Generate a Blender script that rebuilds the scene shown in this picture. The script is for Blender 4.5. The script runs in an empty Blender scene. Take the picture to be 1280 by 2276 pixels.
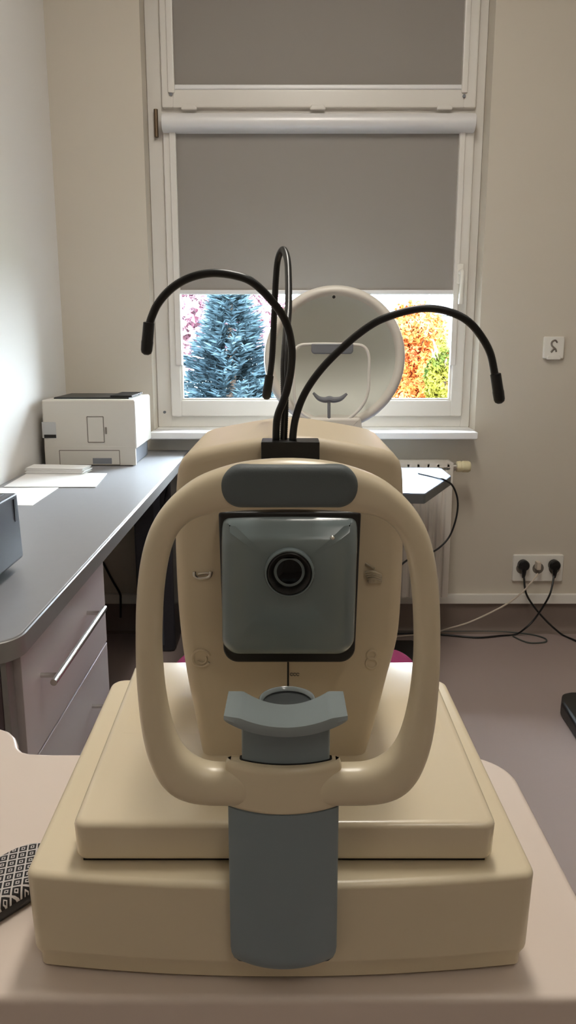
import bpy, bmesh, math, random
from mathutils import Vector, Matrix
random.seed(7)
S = bpy.context.scene
C = S.collection
PI = math.pi

# ------------------------------------------------------------------ camera model (used for measuring)
FPX, W, H = 1750.0, 1280.0, 2276.0
PITCH = math.atan(378.0 / FPX)
CAMZ = 1.22
cp, sp = math.cos(PITCH), math.sin(PITCH)
def ray(u, v):
    x = (u - W / 2) / FPX; y = (H / 2 - v) / FPX
    return Vector((x, cp + y * sp, -sp + y * cp))
def at(u, v, Y):                       # point on the vertical plane at distance Y
    d = ray(u, v); t = Y / d.y
    return Vector((d.x * t, Y, CAMZ + d.z * t))
def atz(u, v, z):                      # point on the horizontal plane at height z
    d = ray(u, v); t = (z - CAMZ) / d.z
    return Vector((d.x * t, d.y * t, z))
def xz(u, v, Y):
    p = at(u, v, Y); return (p.x, p.z)

# ------------------------------------------------------------------ materials
def lin(c):
    c = c / 255.0
    return c / 12.92 if c <= 0.04045 else ((c + 0.055) / 1.055) ** 2.4
def rgb(r, g, b): return (lin(r), lin(g), lin(b), 1.0)
def mat(name, col, rough=0.5, metal=0.0, var=0.06, scale=6.0, bump=0.0, bscale=200.0, spec=0.5, coat=0.0):
    m = bpy.data.materials.new(name); m.use_nodes = True
    nt = m.node_tree; b = nt.nodes['Principled BSDF']
    b.inputs['Roughness'].default_value = rough; b.inputs['Metallic'].default_value = metal
    b.inputs['Specular IOR Level'].default_value = spec
    b.inputs['Coat Weight'].default_value = coat; b.inputs['Coat Roughness'].default_value = 0.15
    tc = nt.nodes.new('ShaderNodeTexCoord')
    n = nt.nodes.new('ShaderNodeTexNoise'); n.inputs['Scale'].default_value = scale; n.inputs['Detail'].default_value = 3
    nt.links.new(tc.outputs['Object'], n.inputs['Vector'])
    mx = nt.nodes.new('ShaderNodeMixRGB')
    mx.inputs[1].default_value = [c * (1 - var) for c in col[:3]] + [1]
    mx.inputs[2].default_value = [min(1, c * (1 + var)) for c in col[:3]] + [1]
    nt.links.new(n.outputs['Fac'], mx.inputs[0]); nt.links.new(mx.outputs[0], b.inputs['Base Color'])
    if bump:
        n2 = nt.nodes.new('ShaderNodeTexNoise'); n2.inputs['Scale'].default_value = bscale
        nt.links.new(tc.outputs['Object'], n2.inputs['Vector'])
        bp = nt.nodes.new('ShaderNodeBump'); bp.inputs['Strength'].default_value = bump; bp.inputs['Distance'].default_value = 0.002
        nt.links.new(n2.outputs['Fac'], bp.inputs['Height']); nt.links.new(bp.outputs[0], b.inputs['Normal'])
    return m
M = dict(
    beige=mat('beige_plastic', rgb(221, 206, 177), 0.33, var=0.015, coat=0.15),
    beigegloss=mat('beige_gloss_plastic', rgb(223, 208, 180), 0.24, var=0.015, coat=0.4),
    beige2=mat('beige_plastic_satin', rgb(214, 198, 170), 0.42, var=0.015),
    grey=mat('blue_grey_plastic', rgb(128, 140, 146), 0.35, var=0.02),
    grey_gloss=mat('grey_gloss_plastic', rgb(138, 147, 150), 0.16, var=0.02, coat=0.6),
    grey_cover=mat('grey_front_cover', rgb(118, 131, 135), 0.22, var=0.02, coat=0.4),
    pad=mat('grey_rubber', rgb(88, 96, 98), 0.6, var=0.03, bump=0.1, bscale=900),
    recess=mat('dark_grey_recess', rgb(62, 66, 68), 0.5, var=0.1, scale=120),
    black=mat('black_plastic', rgb(10, 10, 11), 0.4, var=0.1),
    blackrub=mat('black_rubber', rgb(9, 9, 10), 0.34, var=0.1),
    lens=mat('lens_glass', rgb(3, 3, 4), 0.12, var=0.02, spec=.25),
    seam=mat('dark_seam', rgb(20, 17, 14), 0.7),
    silver=mat('bright_metal', rgb(215, 213, 208), 0.25, 1.0, var=0.03),
    alu=mat('white_aluminium', rgb(228, 226, 226), 0.38, 0.08, var=0.02),
    upvc=mat('white_window_plastic', rgb(224, 219, 212), 0.3, var=0.015),
    white=mat('white_plastic', rgb(232, 228, 220), 0.35, var=0.02),
    sillw=mat('white_sill', rgb(244, 242, 240), 0.3, var=0.01),
    bowlw=mat('off_white_shell', rgb(224, 218, 208), 0.38, var=0.02),
    bowlin=mat('bowl_lining', rgb(226, 227, 219), 0.6, var=0.02),
    wall=mat('painted_wall', rgb(205, 196, 182), 0.85, var=0.02, scale=1.5, bump=0.05, bscale=300),
    walll=mat('white_painted_wall', rgb(226, 222, 217), 0.85, var=0.02, scale=1.5, bump=0.05, bscale=300),
    wallr=mat('painted_wall_room', rgb(200, 192, 180), 0.85, var=0.02, scale=1.5),
    ceil=mat('white_ceiling', rgb(226, 222, 214), 0.9, var=0.01),
    floor=mat('vinyl_floor', rgb(160, 144, 139), 0.38, var=0.05, scale=3.0, bump=0.03, bscale=60),
    cove=mat('vinyl_skirting', rgb(128, 113, 104), 0.5, var=0.04),
    worktop=mat('grey_worktop', rgb(142, 142, 145), 0.34, var=0.03, scale=40),
    wtedge=mat('brushed_edge', rgb(138, 136, 134), 0.35, 0.3, var=0.06, scale=60),
    drawer=mat('pale_grey_laminate', rgb(186, 176, 176), 0.4, var=0.02),
    darklam=mat('dark_purple_laminate', rgb(76, 62, 66), 0.45, var=0.05),
    darkgrey=mat('dark_grey_casing', rgb(52, 51, 58), 0.35, var=0.05),
    slate=mat('slate_grey_casing', rgb(74, 78, 90), 0.38, var=0.04),
    tabletop=mat('pinkish_white_table', rgb(220, 204, 192), 0.34, var=0.015),
    tedge=mat('table_edge', rgb(176, 158, 138), 0.4, var=0.03),
    bluetop=mat('pale_blue_laminate', rgb(120, 130, 150), 0.36, var=0.02, spec=.3),
    edgedark=mat('dark_table_edge', rgb(88, 90, 90), 0.45, var=0.04),
    paper=mat('white_paper', rgb(240, 238, 236), 0.8, var=0.01),
    printer=mat('printer_shell', rgb(204, 198, 188), 0.45, var=0.01),
    printsilver=mat('printer_silver', rgb(184, 184, 184), 0.4),
    printline=mat('printer_groove', rgb(120, 112, 102), 0.6),
    printgrey=mat('printer_grey', rgb(120, 122, 128), 0.45),
    magenta=mat('magenta_upholstery', rgb(112, 8, 58), 0.9, var=0.1, scale=30, bump=0.1, spec=.1),
    blind=mat('grey_blind_fabric', rgb(146, 139, 133), 0.85, var=0.015, scale=4, bump=0.06, bscale=600),
    cream=mat('cream_plastic', rgb(220, 208, 170), 0.4),
    radiator=mat('white_enamel', rgb(222, 214, 204), 0.35, var=0.02),
    tealcable=mat('grey_green_cable', rgb(70, 76, 72), 0.5),
    whitecable=mat('white_cable', rgb(205, 192, 176), 0.45),
    bark=mat('tree_bark', rgb(92, 76, 64), 0.9, var=0.2, scale=20),
    lawn=mat('lawn', rgb(40, 48, 28), 0.95, var=0.2, scale=2),
    facade=mat('pale_render', rgb(112, 108, 104), 0.9, var=0.03),
    roof=mat('slate_roof', rgb(70, 70, 74), 0.8, var=0.1, scale=5),
)
def leafmat(name, cols):
    m = bpy.data.materials.new(name); m.use_nodes = True
    nt = m.node_tree; b = nt.nodes['Principled BSDF']; b.inputs['Roughness'].default_value = 0.8; b.inputs['Specular IOR Level'].default_value = 0.05
    g = nt.nodes.new('ShaderNodeTexNoise'); g.inputs['Scale'].default_value = 2.5; g.inputs['Detail'].default_value = 6
    tc = nt.nodes.new('ShaderNodeTexCoord'); nt.links.new(tc.outputs['Object'], g.inputs['Vector'])
    r = nt.nodes.new('ShaderNodeValToRGB'); el = r.color_ramp.elements
    while len(el) < len(cols): el.new(0.5)
    for i, c in enumerate(cols):
        el[i].position = 0.34 + 0.32 * i / (len(cols) - 1); el[i].color = c
    nt.links.new(g.outputs['Fac'], r.inputs[0]); nt.links.new(r.outputs[0], b.inputs['Base Color'])
    return m
M['spruce'] = leafmat('blue_spruce_needles', [rgb(24, 35, 41), rgb(34, 47, 53), rgb(50, 64, 70)])
M['orange'] = leafmat('orange_leaves', [rgb(122, 46, 22), rgb(140, 70, 28), rgb(142, 94, 56)])
M['pink'] = leafmat('pink_leaves', [rgb(110, 72, 84), rgb(124, 92, 102), rgb(130, 108, 116)])
M['yellow'] = leafmat('yellow_green_leaves', [rgb(30, 44, 14), rgb(78, 76, 22), rgb(100, 92, 40)])
# window glass: clear with a fresnel reflection
m = bpy.data.materials.new('window_glass'); m.use_nodes = True; nt = m.node_tree; nt.nodes.clear()
o = nt.nodes.new('ShaderNodeOutputMaterial'); tr = nt.nodes.new('ShaderNodeBsdfTransparent'); gl = nt.nodes.new('ShaderNodeBsdfGlossy')
gl.inputs['Roughness'].default_value = 0.02; tr.inputs[0].default_value = (0.93, 0.95, 0.95, 1)
fr = nt.nodes.new('ShaderNodeFresnel'); fr.inputs[0].default_value = 1.25; mx = nt.nodes.new('ShaderNodeMixShader')
nt.links.new(fr.outputs[0], mx.inputs[0]); nt.links.new(tr.outputs[0], mx.inputs[1]); nt.links.new(gl.outputs[0], mx.inputs[2]); nt.links.new(mx.outputs[0], o.inputs[0])
M['glass'] = m
# patterned fabric: black with white lattice of squares
m = bpy.data.materials.new('black_white_diamond_fabric'); m.use_nodes = True; nt = m.node_tree; b = nt.nodes['Principled BSDF']
b.inputs['Roughness'].default_value = 0.8
tc = nt.nodes.new('ShaderNodeTexCoord'); mp = nt.nodes.new('ShaderNodeMapping'); mp.inputs['Scale'].default_value = (128, 105, 128)
mp.inputs['Rotation'].default_value = (0, 0, math.radians(-15))
nt.links.new(tc.outputs['Object'], mp.inputs[0]); sx = nt.nodes.new('ShaderNodeSeparateXYZ'); nt.links.new(mp.outputs[0], sx.inputs[0])
def mth(op, a, bb=None):
    n = nt.nodes.new('ShaderNodeMath'); n.operation = op
    for i, q in enumerate((a, bb)):
        if q is None: continue
        if isinstance(q, (int, float)): n.inputs[i].default_value = q
        else: nt.links.new(q, n.inputs[i])
    return n.outputs[0]
fx = mth('ABSOLUTE', mth('SUBTRACT', mth('FRACT', sx.outputs[0]), 0.5)); fy = mth('ABSOLUTE', mth('SUBTRACT', mth('FRACT', sx.outputs[1]), 0.5))
mxx = mth('MAXIMUM', fx, fy)
outer = mth('GREATER_THAN', mxx, 0.41)
ring_ = mth('MULTIPLY', mth('GREATER_THAN', mxx, 0.10), mth('LESS_THAN', mxx, 0.20))
fac = mth('MAXIMUM', outer, ring_)
mxc = nt.nodes.new('ShaderNodeMixRGB'); mxc.inputs[1].default_value = rgb(24, 18, 18); mxc.inputs[2].default_value = rgb(196, 188, 184)
nt.links.new(fac, mxc.inputs[0]); nt.links.new(mxc.outputs[0], b.inputs['Base Color'])
M['lattice'] = m

# ------------------------------------------------------------------ object helpers
def finish(bm, name, m, parent=None, smooth=35.0, wn=True):
    bmesh.ops.recalc_face_normals(bm, faces=bm.faces)
    me = bpy.data.meshes.new(name); bm.to_mesh(me); bm.free()
    if smooth:
        me.shade_smooth(); me.set_sharp_from_angle(angle=math.radians(smooth))
    for mm in (m if isinstance(m, (list, tuple)) else [m]): me.materials.append(mm)
    ob = bpy.data.objects.new(name, me); C.objects.link(ob)
    if smooth and wn:
        wm = ob.modifiers.new('weighted_normals', 'WEIGHTED_NORMAL'); wm.keep_sharp = True; wm.weight = 80; wm.mode = 'FACE_AREA'
    if parent is not None:
        ob.parent = parent; ob.matrix_parent_inverse = world_of(parent).inverted()
    return ob
def world_of(o):
    mtx = o.matrix_basis.copy()
    if o.parent is not None: mtx = world_of(o.parent) @ o.matrix_parent_inverse @ mtx
    return mtx
def thing(name, label, cat, loc, group=None):
    o = bpy.data.objects.new(name, None); C.objects.link(o); o.location = loc; o.empty_display_size = 0.05
    return tag(o, label, cat, group)
def tag(o, label, cat, group=None):
    o['label'] = label; o['category'] = cat
    if group: o['group'] = group
    return o
def struct(o, label=None, cat=None):
    o['kind'] = 'structure'
    if label: o['label'] = label
    if cat: o['category'] = cat
    return o
def box(bm, x0, x1, y0, y1, z0, z1, bev=0.0, seg=2):
    r = bmesh.ops.create_cube(bm, size=1.0); vs = r['verts']
    for v in vs:
        v.co = Vector(((x0 + x1) / 2 + v.co.x * (x1 - x0), (y0 + y1) / 2 + v.co.y * (y1 - y0), (z0 + z1) / 2 + v.co.z * (z1 - z0)))
    if bev:
        es = list({e for v in vs for e in v.link_edges})
        bmesh.ops.bevel(bm, geom=es, offset=bev, segments=seg, affect='EDGES', profile=0.5)
def B(): return bmesh.new()
def boxobj(name, m, parent, *a, **k):
    bm = B(); box(bm, *a, **k); return finish(bm, name, m, parent)
def catmull(pts, n):
    pts = [Vector(p) for p in pts]
    P = [pts[0] * 2 - pts[1]] + pts + [pts[-1] * 2 - pts[-2]]
    d = [0.0]
    fine = []
    for i in range(1, len(P) - 2):
        for k in range(16):
            t = k / 16.0; p0, p1, p2, p3 = P[i - 1], P[i], P[i + 1], P[i + 2]
            fine.append(0.5 * ((2 * p1) + (p2 - p0) * t + (2 * p0 - 5 * p1 + 4 * p2 - p3) * t * t + (3 * p1 - p0 - 3 * p2 + p3) * t ** 3))
    fine.append(pts[-1])
    for a, b2 in zip(fine, fine[1:]): d.append(d[-1] + (b2 - a).length)
    out = []; j = 0
    for k in range(n):
        s = d[-1] * k / (n - 1)
        while j < len(d) - 2 and d[j + 1] < s: j += 1
        f = 0 if d[j + 1] == d[j] else (s - d[j]) / (d[j + 1] - d[j])
        out.append(fine[j].lerp(fine[j + 1], min(1, max(0, f))))
    return out
def skin_rings(bm, rings, cap=True, closed=False):
    vr = [[bm.verts.new(p) for p in r] for r in rings]; n = len(vr[0])
    for a, b2 in zip(vr, vr[1:] + ([vr[0]] if closed else [])):
        for i in range(n):
            bm.faces.new((a[i], a[(i + 1) % n], b2[(i + 1) % n], b2[i]))
    if cap and not closed:
        bm.faces.new(vr[0][::-1]); bm.faces.new(vr[-1])
def tube(bm, pts, r, seg=10, rf=None):
    rings = []; up = Vector((0.13, 0.37, 0.92)); prev = None
    for i, p in enumerate(pts):
        t = (pts[min(i + 1, len(pts) - 1)] - pts[max(i - 1, 0)]).normalized()
        if prev is None:
            a = t.cross(up)
            if a.length < 1e-3: a = t.cross(Vector((1, 0, 0)))
        else: a = prev - t * prev.dot(t)
        a.normalize(); b2 = t.cross(a); prev = a
        rr = rf(i / (len(pts) - 1), i) if rf else r
        rings.append([p + (a * math.cos(2 * PI * k / seg) + b2 * math.sin(2 * PI * k / seg)) * rr for k in range(seg)])
    skin_rings(bm, rings)
def tubeobj(name, m, parent, pts, r, n=60, seg=10, rf=None):
    bm = B(); tube(bm, catmull(pts, n), r, seg, rf); return finish(bm, name, m, parent, 60)
def lathe(bm, prof, c, axis='z', seg=48, cap=True):
    rings = []
    for r, h in prof:
        ring = []
        for k in range(seg):
            a = 2 * PI * k / seg; x, y = r * math.cos(a), r * math.sin(a)
            if axis == 'z': ring.append(c + Vector((x, y, h)))
            elif axis == 'y': ring.append(c + Vector((x, h, y)))
            else: ring.append(c + Vector((h, x, y)))
        rings.append(ring)
    skin_rings(bm, rings, cap)
def area2(poly): return sum(a[0] * b2[1] - b2[0] * a[1] for a, b2 in zip(poly, poly[1:] + poly[:1]))
def ccw(poly):
    poly = [tuple(p) for p in poly]; return poly if area2(poly) > 0 else poly[::-1]
def offset(poly, d):                   # inward by d (ccw)
    n = len(poly); out = []
    for i in range(n):
        p0, p1, p2 = Vector(poly[i - 1][:2]), Vector(poly[i][:2]), Vector(poly[(i + 1) % n][:2])
        e1, e2 = (p1 - p0).normalized(), (p2 - p1).normalized()
        n1, n2 = Vector((-e1.y, e1.x)), Vector((-e2.y, e2.x))
        k = max(0.35, 1 + n1.dot(n2)); q = p1 + (n1 + n2) / k * d
        out.append((q.x, q.y))
    return out
def rpoly(pts, rad, seg=6):            # polygon with rounded corners; rad a number or list
    pts = [tuple(p) for p in pts]
    if area2(pts) < 0:
        pts = pts[::-1]
        if isinstance(rad, (list, tuple)): rad = list(rad)[::-1]
    n = len(pts); out = []
    for i in range(n):
        r = rad[i] if isinstance(rad, (list, tuple)) else rad
        p0, p1, p2 = Vector(pts[i - 1]), Vector(pts[i]), Vector(pts[(i + 1) % n])
        a, b2 = (p0 - p1).normalized(), (p2 - p1).normalized()
        ang = a.angle(b2)
        if r <= 0 or ang > PI - 0.02: out.append(tuple(p1)); continue
        d = min(r / math.tan(ang / 2), 0.48 * (p0 - p1).length, 0.48 * (p2 - p1).length)
        A, Bb = p1 + a * d, p1 + b2 * d
        cen_ = p1 + (a + b2).normalized() * (d / math.cos(ang / 2)); va, vb = A - cen_, Bb - cen_; w_ = max(1e-4, va.angle(vb))
        for k in range(seg + 1):
            t = k / seg; q = cen_ + (va * math.sin((1 - t) * w_) + vb * math.sin(t * w_)) / math.sin(w_)
            out.append((q.x, q.y))
    return out
def smoothpoly(pts, n):                # closed smooth outline
    pts = [Vector((p[0], p[1], 0)) for p in pts]
    k = len(pts); ext = pts + pts[:3]
    res = catmull(pts[-2:] + pts + pts[:3], n * 4)
    s0, s1 = None, None
    # cut one full turn: from pts[0] to pts[0]
    d0 = [(q - pts[0]).length for q in res]
    i0 = min(range(len(res) // 2), key=lambda i: d0[i]); i1 = min(range(len(res) // 2, len(res)), key=lambda i: d0[i])
    seg = res[i0:i1]
    step = len(seg) / n
    return ccw([(seg[int(i * step)].x, seg[int(i * step)].y) for i in range(n)])
XY = lambda a, b2, c: Vector((a, b2, c))       # outline in plan, c = height
XZ = lambda a, b2, c: Vector((a, c, b2))       # outline in front view, c = depth
YZ = lambda a, b2, c: Vector((c, a, b2))
def plate(bm, poly, prof, mp):         # prof: list of (c, inset)
    poly = ccw(poly); prof = list(prof)
    if abs(prof[0][1] - prof[1][1]) > 1e-6: prof = [(prof[0][0], prof[0][1] + .0008)] + prof
    if abs(prof[-1][1] - prof[-2][1]) > 1e-6: prof = prof + [(prof[-1][0], prof[-1][1] + .0008)]
    skin_rings(bm, [[mp(a, b2, c) for a, b2 in (offset(poly, ins) if ins else poly)] for c, ins in prof])
def rprof(c0, c1, r, seg=5, r0=None):  # rounded both ends (r0 at c0, r at c1)
    r0 = r if r0 is None else r0; s = 1 if c1 > c0 else -1; out = []
    if r0:
        for k in range(seg + 1):
            a = PI / 2 * k / seg; out.append((c0 + s * r0 * (1 - math.sin(a)), r0 * (1 - math.cos(a))))
        out = out[::-1]; out = [(c0 + s * r0 * (1 - math.cos(PI / 2 * k / seg)), r0 * (1 - math.sin(PI / 2 * k / seg))) for k in range(seg + 1)]
    else: out = [(c0, 0)]
    if r: out += [(c1 - s * r * (1 - math.sin(PI / 2 * k / seg)), r * (1 - math.cos(PI / 2 * k / seg))) for k in range(seg + 1)]
    else: out += [(c1, 0)]
    return out
def plateobj(name, m, parent, poly, prof, mp, smooth=35):
    bm = B(); plate(bm, poly, prof, mp); return finish(bm, name, m, parent, smooth)
def disc_tube(bm, a, b2, r, seg=20):
    tube(bm, [a, a.lerp(b2, .5), b2], r, seg)

# ------------------------------------------------------------------ the room
YB, XL, XR, YF, ZC = 3.225, -0.90, 2.60, -2.4, 3.15
WX0, WX1, WZ0, WZ1 = -0.548, 0.765, 0.868, 2.86          # window opening
bm = B(); box(bm, XL - .2, XR + .2, YF - .2, YB, -0.2, 0); struct(finish(bm, 'floor', M['floor'], smooth=0))
bm = B(); box(bm, XL - .2, XR + .2, YF - .2, YB + .4, ZC, ZC + .2); struct(finish(bm, 'ceiling', M['ceil'], smooth=0))
bm = B(); box(bm, XL - .2, XL, YF, YB + .4, 0, ZC); struct(finish(bm, 'wall_left', M['walll'], smooth=0))
bm = B(); box(bm, XR, XR + .2, YF, YB + .4, 0, ZC); struct(finish(bm, 'wall_right', M['wallr'], smooth=0))
bm = B(); box(bm, XL - .2, XR + .2, YF - .2, YF, 0, ZC); struct(finish(bm, 'wall_front', M['wallr'], smooth=0))
bm = B()
box(bm, XL, WX0, YB, YB + .4, 0, ZC); box(bm, WX1, XR, YB, YB + .4, 0, ZC)
box(bm, WX0, WX1, YB, YB + .4, 0, WZ0); box(bm, WX0, WX1, YB, YB + .4, WZ1, ZC)
struct(finish(bm, 'wall_back', M['wall'], smooth=0))
# coved vinyl skirting
bm = B(); prof = [(0, 0.0), (-0.045, 0.0), (-0.022, 0.006), (-0.010, 0.022), (-0.006, 0.05), (-0.006, 0.123), (0, 0.123)]
for x0, x1 in ((XL, XR),):
    skin_rings(bm, [[Vector((x, YB + a, b2)) for a, b2 in prof] for x in (x0, x1)])
struct(finish(bm, 'baseboard_back', M['cove']))
bm = B(); skin_rings(bm, [[Vector((XL - a, y, b2)) for a, b2 in prof] for y in (YF, YB - .05)])
struct(finish(bm, 'baseboard_left', M['cove']))
bm = B(); box(bm, XL + .02, XR, YB - .022, YB, 0.126, 0.168, .004); struct(finish(bm, 'trim_1', M['white']))

# window -------------------------------------------------------------------------------------------
YW = YB + .10                        # front of the fixed frame
win = bpy.data.objects.new('window_1', None); C.objects.link(win); win.location = (0.1, YW, WZ0); struct(win)
def rect_frame(bm, x0, x1, z0, z1, y0, y1, wl, wr, wb, wt, bev=.006):
    box(bm, x0, x0 + wl, y0, y1, z0, z1, bev); box(bm, x1 - wr, x1, y0, y1, z0, z1, bev)
    box(bm, x0 + wl * .9, x1 - wr * .9, y0 + .0005, y1, z0, z0 + wb, bev); box(bm, x0 + wl * .9, x1 - wr * .9, y0 + .0005, y1, z1 - wt, z1, bev)
bm = B(); rect_frame(bm, WX0, WX1, WZ0, WZ1, YW, YW + .07, .062, .042, .055, .06)
box(bm, WX0 + .05, WX1 - .03, YW + .0005, YW + .07, 2.078, 2.112, .005)
finish(bm, 'window_frame', M['upvc'], win)
def sash(z0, z1, x0=-.488, x1=.727):
    bm = B(); rect_frame(bm, x0, x1, z0, z1, YW - .022, YW + .035, .045, .050, .068, .06, .008)
    return finish(bm, 'window_sash', M['upvc'], win)
s1 = sash(0.915, 2.082); s2 = sash(2.104, 2.82)
boxobj('window_pane', M['glass'], s1, -.446, .680, YW + .008, YW + .012, .975, 2.03)
boxobj('window_pane', M['glass'], s2, -.446, .680, YW + .008, YW + .012, 2.165, 2.77)
# inner glazing bead
bm = B(); rect_frame(bm, -.449, .683, .976, 2.03, YW - .012, YW + .006, .014, .014, .014, .014, .003)
finish(bm, 'glazing_bead', M['white'], s1)
# roller blinds: fabric, guides, bottom bar, cassette
YG = YW - .012
def blind(name, label, ztop, zbot, cass):
    t = thing(name, label, 'blind', (0.115, YG, zbot))
    bm = B(); box(bm, -.437, .668, YG - .0010, YG + .0010, zbot, ztop); finish(bm, 'blind_fabric', M['blind'], t)
    bm = B(); poly = rpoly([(YG - .012, zbot - .017), (YG + .004, zbot - .017), (YG + .004, zbot + .001), (YG - .012, zbot + .001)], .005)
    plate(bm, poly, rprof(-.437, .668, .002, 2), YZ); finish(bm, 'bottom_bar', M['alu'], t)
    for x0, x1 in ((-.462, -.436), (.667, .690)):
        boxobj('side_guide', M['upvc'], t, x0, x1, YG - .018, YG + .006, zbot - .30 if cass else zbot - .03, ztop, bev=.004)
    if cass:
        zc = ztop + .030
        poly = [(YG + .006 - .062 * max(0, math.sin(PI * k / 14)) ** .6, zc - .035 + .07 * (1 - math.cos(PI * k / 14)) / 2) for k in range(15)]
        bm = B(); plate(bm, poly, rprof(-.486, .722, .003, 2), YZ); finish(bm, 'blind_cassette', M['alu'], t, 50)
    return t
blind('roller_blind', 'grey roller blind half lowered in the lower window sash', 2.018, at(640, 645, YG).z, True)
blind('roller_blind', 'grey roller blind fully closed in the upper window sash', 2.78, at(640, 190, YG).z, False)
# transom hinge caps, side hinge, handle, drain caps
for u in (421, 706, 987):
    p = at(u, 241, YW - .02); bm = B()
    plate(bm, rpoly([(p.x - .034, p.z - .008), (p.x + .034, p.z - .008), (p.x + .024, p.z + .010), (p.x - .024, p.z + .010)], .005), rprof(YW - .018, YW - .034, .004), XZ)
    finish(bm, 'transom_catch', M['upvc'], win)
p = at(347, 274, YW - .012); bm = B(); disc_tube(bm, p + Vector((0, 0, -.05)), p + Vector((0, 0, .05)), .008, 14)
finish(bm, 'sash_hinge', mat('hinge_bronze', rgb(110, 92, 72), .4, .6), win)
hb = at(1022, 606, YW - .022)
h = boxobj('window_handle', M['white'], win, hb.x - .014, hb.x + .014, YW - .032, YW - .021, hb.z - .045, hb.z + .035, bev=.004)
bm = B(); tube(bm, catmull([hb + Vector((0, -.008, 0)), hb + Vector((0, -.045, 0)), hb + Vector((0, -.052, -.03)), hb + Vector((-.002, -.05, -.125))], 24), .010, 12)
finish(bm, 'handle_lever', M['white'], h)
for u, v in ((366, 916), (380, 210), (1031, 214)):
    p = at(u, v, YW - .022); bm = B(); disc_tube(bm, p + Vector((0, .002, 0)), p + Vector((0, -.006, 0)), .006, 12); finish(bm, 'screw_cap', M['printgrey'], win)
# sill
bm = B(); box(bm, WX0 + .002, WX1 - .002, YB - .02, YW + .02, WZ0 - .028, WZ0 + .001, .004)
box(bm, -.552, .757, YB - .098, YB + .002, WZ0 - .028, WZ0 + .001, .006)
struct(finish(bm, 'trim_2', M['sillw']))

# ------------------------------------------------------------------ outside the window
bm = B(); box(bm, -40, 40, YB + 1.5, 60, -4.3, -4.0); struct(finish(bm, 'ground', M['lawn'], smooth=0))
def leaf_card(bm, p, n, up, w, l):
    a = n.cross(up)
    if a.length < 1e-4: a = n.cross(Vector((1, 0, 0)))
    a.normalize(); up = a.cross(n).normalized()
    vs = [bm.verts.new(p + a * w * x + up * l * y + n * z * w) for x, y, z in ((0, -1, 0), (.5, -.1, .25), (0, 1, 0), (-.5, -.1, .25))]
    bm.faces.new(vs)
def rv(): 
    while True:
        q = Vector((random.uniform(-1, 1), random.uniform(-1, 1), random.uniform(-1, 1)))
        if .05 < q.length < 1: return q
def broad_tree(name, label, c, rx, rz, m, n, size, group=None):
    t = thing(name, label, 'tree', (c.x, c.y, -4.0), group)
    bm = B(); tube(bm, catmull([Vector((c.x, c.y, -4.0)), Vector((c.x + .1, c.y, (c.z - 4) / 2)), c + Vector((0, 0, rz * .6))], 14), .1, 10, lambda s, i: .12 * (1 - .8 * s))
    for k in range(7):
        d = rv().normalized(); d.z = abs(d.z)
        a0 = c + Vector((0, 0, -rz * .8 + k * .2 * rz)); tube(bm, catmull([a0, a0 + Vector((d.x * rx * .4, d.y * rx * .4, rz * .2)), a0 + Vector((d.x * rx * .8, d.y * rx * .8, rz * .5))], 8), .02, 6, lambda s, i: .022 * (1 - .7 * s))
    finish(bm, 'trunk', M['bark'], t)
    bm = B()
    lumps = [(rv() * .72) for _ in range(26)]
    for i in range(n):
        l = random.choice(lumps); q = l + rv().normalized() * random.uniform(.2, .36)
        p = c + Vector((q.x * rx, q.y * rx, q.z * rz))
        leaf_card(bm, p, rv().normalized(), rv().normalized(), size * random.uniform(.6, 1.2), size * random.uniform(.6, 1.1))
    finish(bm, 'foliage', m, t, smooth=0)
def spruce(name, label, x, y, ztop, zbot, rad):
    t = thing(name, label, 'tree', (x, y, -4.0))
    bm = B(); tube(bm, [Vector((x, y, -4)), Vector((x, y, (ztop - 4) / 2)), Vector((x, y, ztop))], .1, 10, lambda s, i: .22 * (1 - .92 * s)); finish(bm, 'trunk', M['bark'], t)
    bm = B(); n = 46
    for k in range(n):
        f = k / (n - 1); z = ztop - .05 - f * (ztop - zbot); R = .10 + rad * f ** .85
        nb = int(9 + 15 * f)
        for j in range(nb):
            a = 2 * PI * (j / nb) + k * 1.7 + random.uniform(-.15, .15); L = R * random.uniform(.8, 1.12)
            d = Vector((math.cos(a), math.sin(a), 0)); side = Vector((-d.y, d.x, 0))
            for q in range(int(10 + 26 * L)):
                s = random.uniform(.3, 1); p = Vector((x, y, z + random.uniform(-.05, .05))) + d * L * s + Vector((0, 0, .30 * L * s * s - .10 * L * s))
                for sg in (-1, 1):
                    tip = (d * .8 + side * sg * random.uniform(.3, .9) + Vector((0, 0, random.uniform(.0, .55)))).normalized()
                    nn = tip.cross(rv().normalized())
                    if nn.length < .05: continue
                    leaf_card(bm, p + tip * .04, nn.normalized(), tip, .026, .075 * random.uniform(.7, 1.3))
    finish(bm, 'foliage', M['spruce'], t, smooth=0)
spruce('blue_spruce', 'blue-green spruce tree behind the left part of the window glass', at(512, 700, 8.6).x, 8.6, at(512, 628, 8.6).z, -1.6, 1.15)
broad_tree('autumn_tree', 'orange autumn tree outside the right part of the window', at(935, 820, 9.6) , .62, .86, M['orange'], 9000, .042)
broad_tree('shrub', 'yellow-green leafy shrub beside the orange autumn tree', at(982, 850, 7.2), .17, .42, M['yellow'], 2600, .032)
broad_tree('flowering_tree', 'pale pink foliage tree far behind the blue spruce', at(470, 690, 14), 1.6, 1.2, M['pink'], 5200, .09)
hs = thing('house', 'pale rendered house behind the trees outside', 'building', (2.6, 20, -4.0))
boxobj('wall', M['facade'], hs, .9, 6.5, 19, 25, -4.0, at(900, 700, 19).z)
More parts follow.
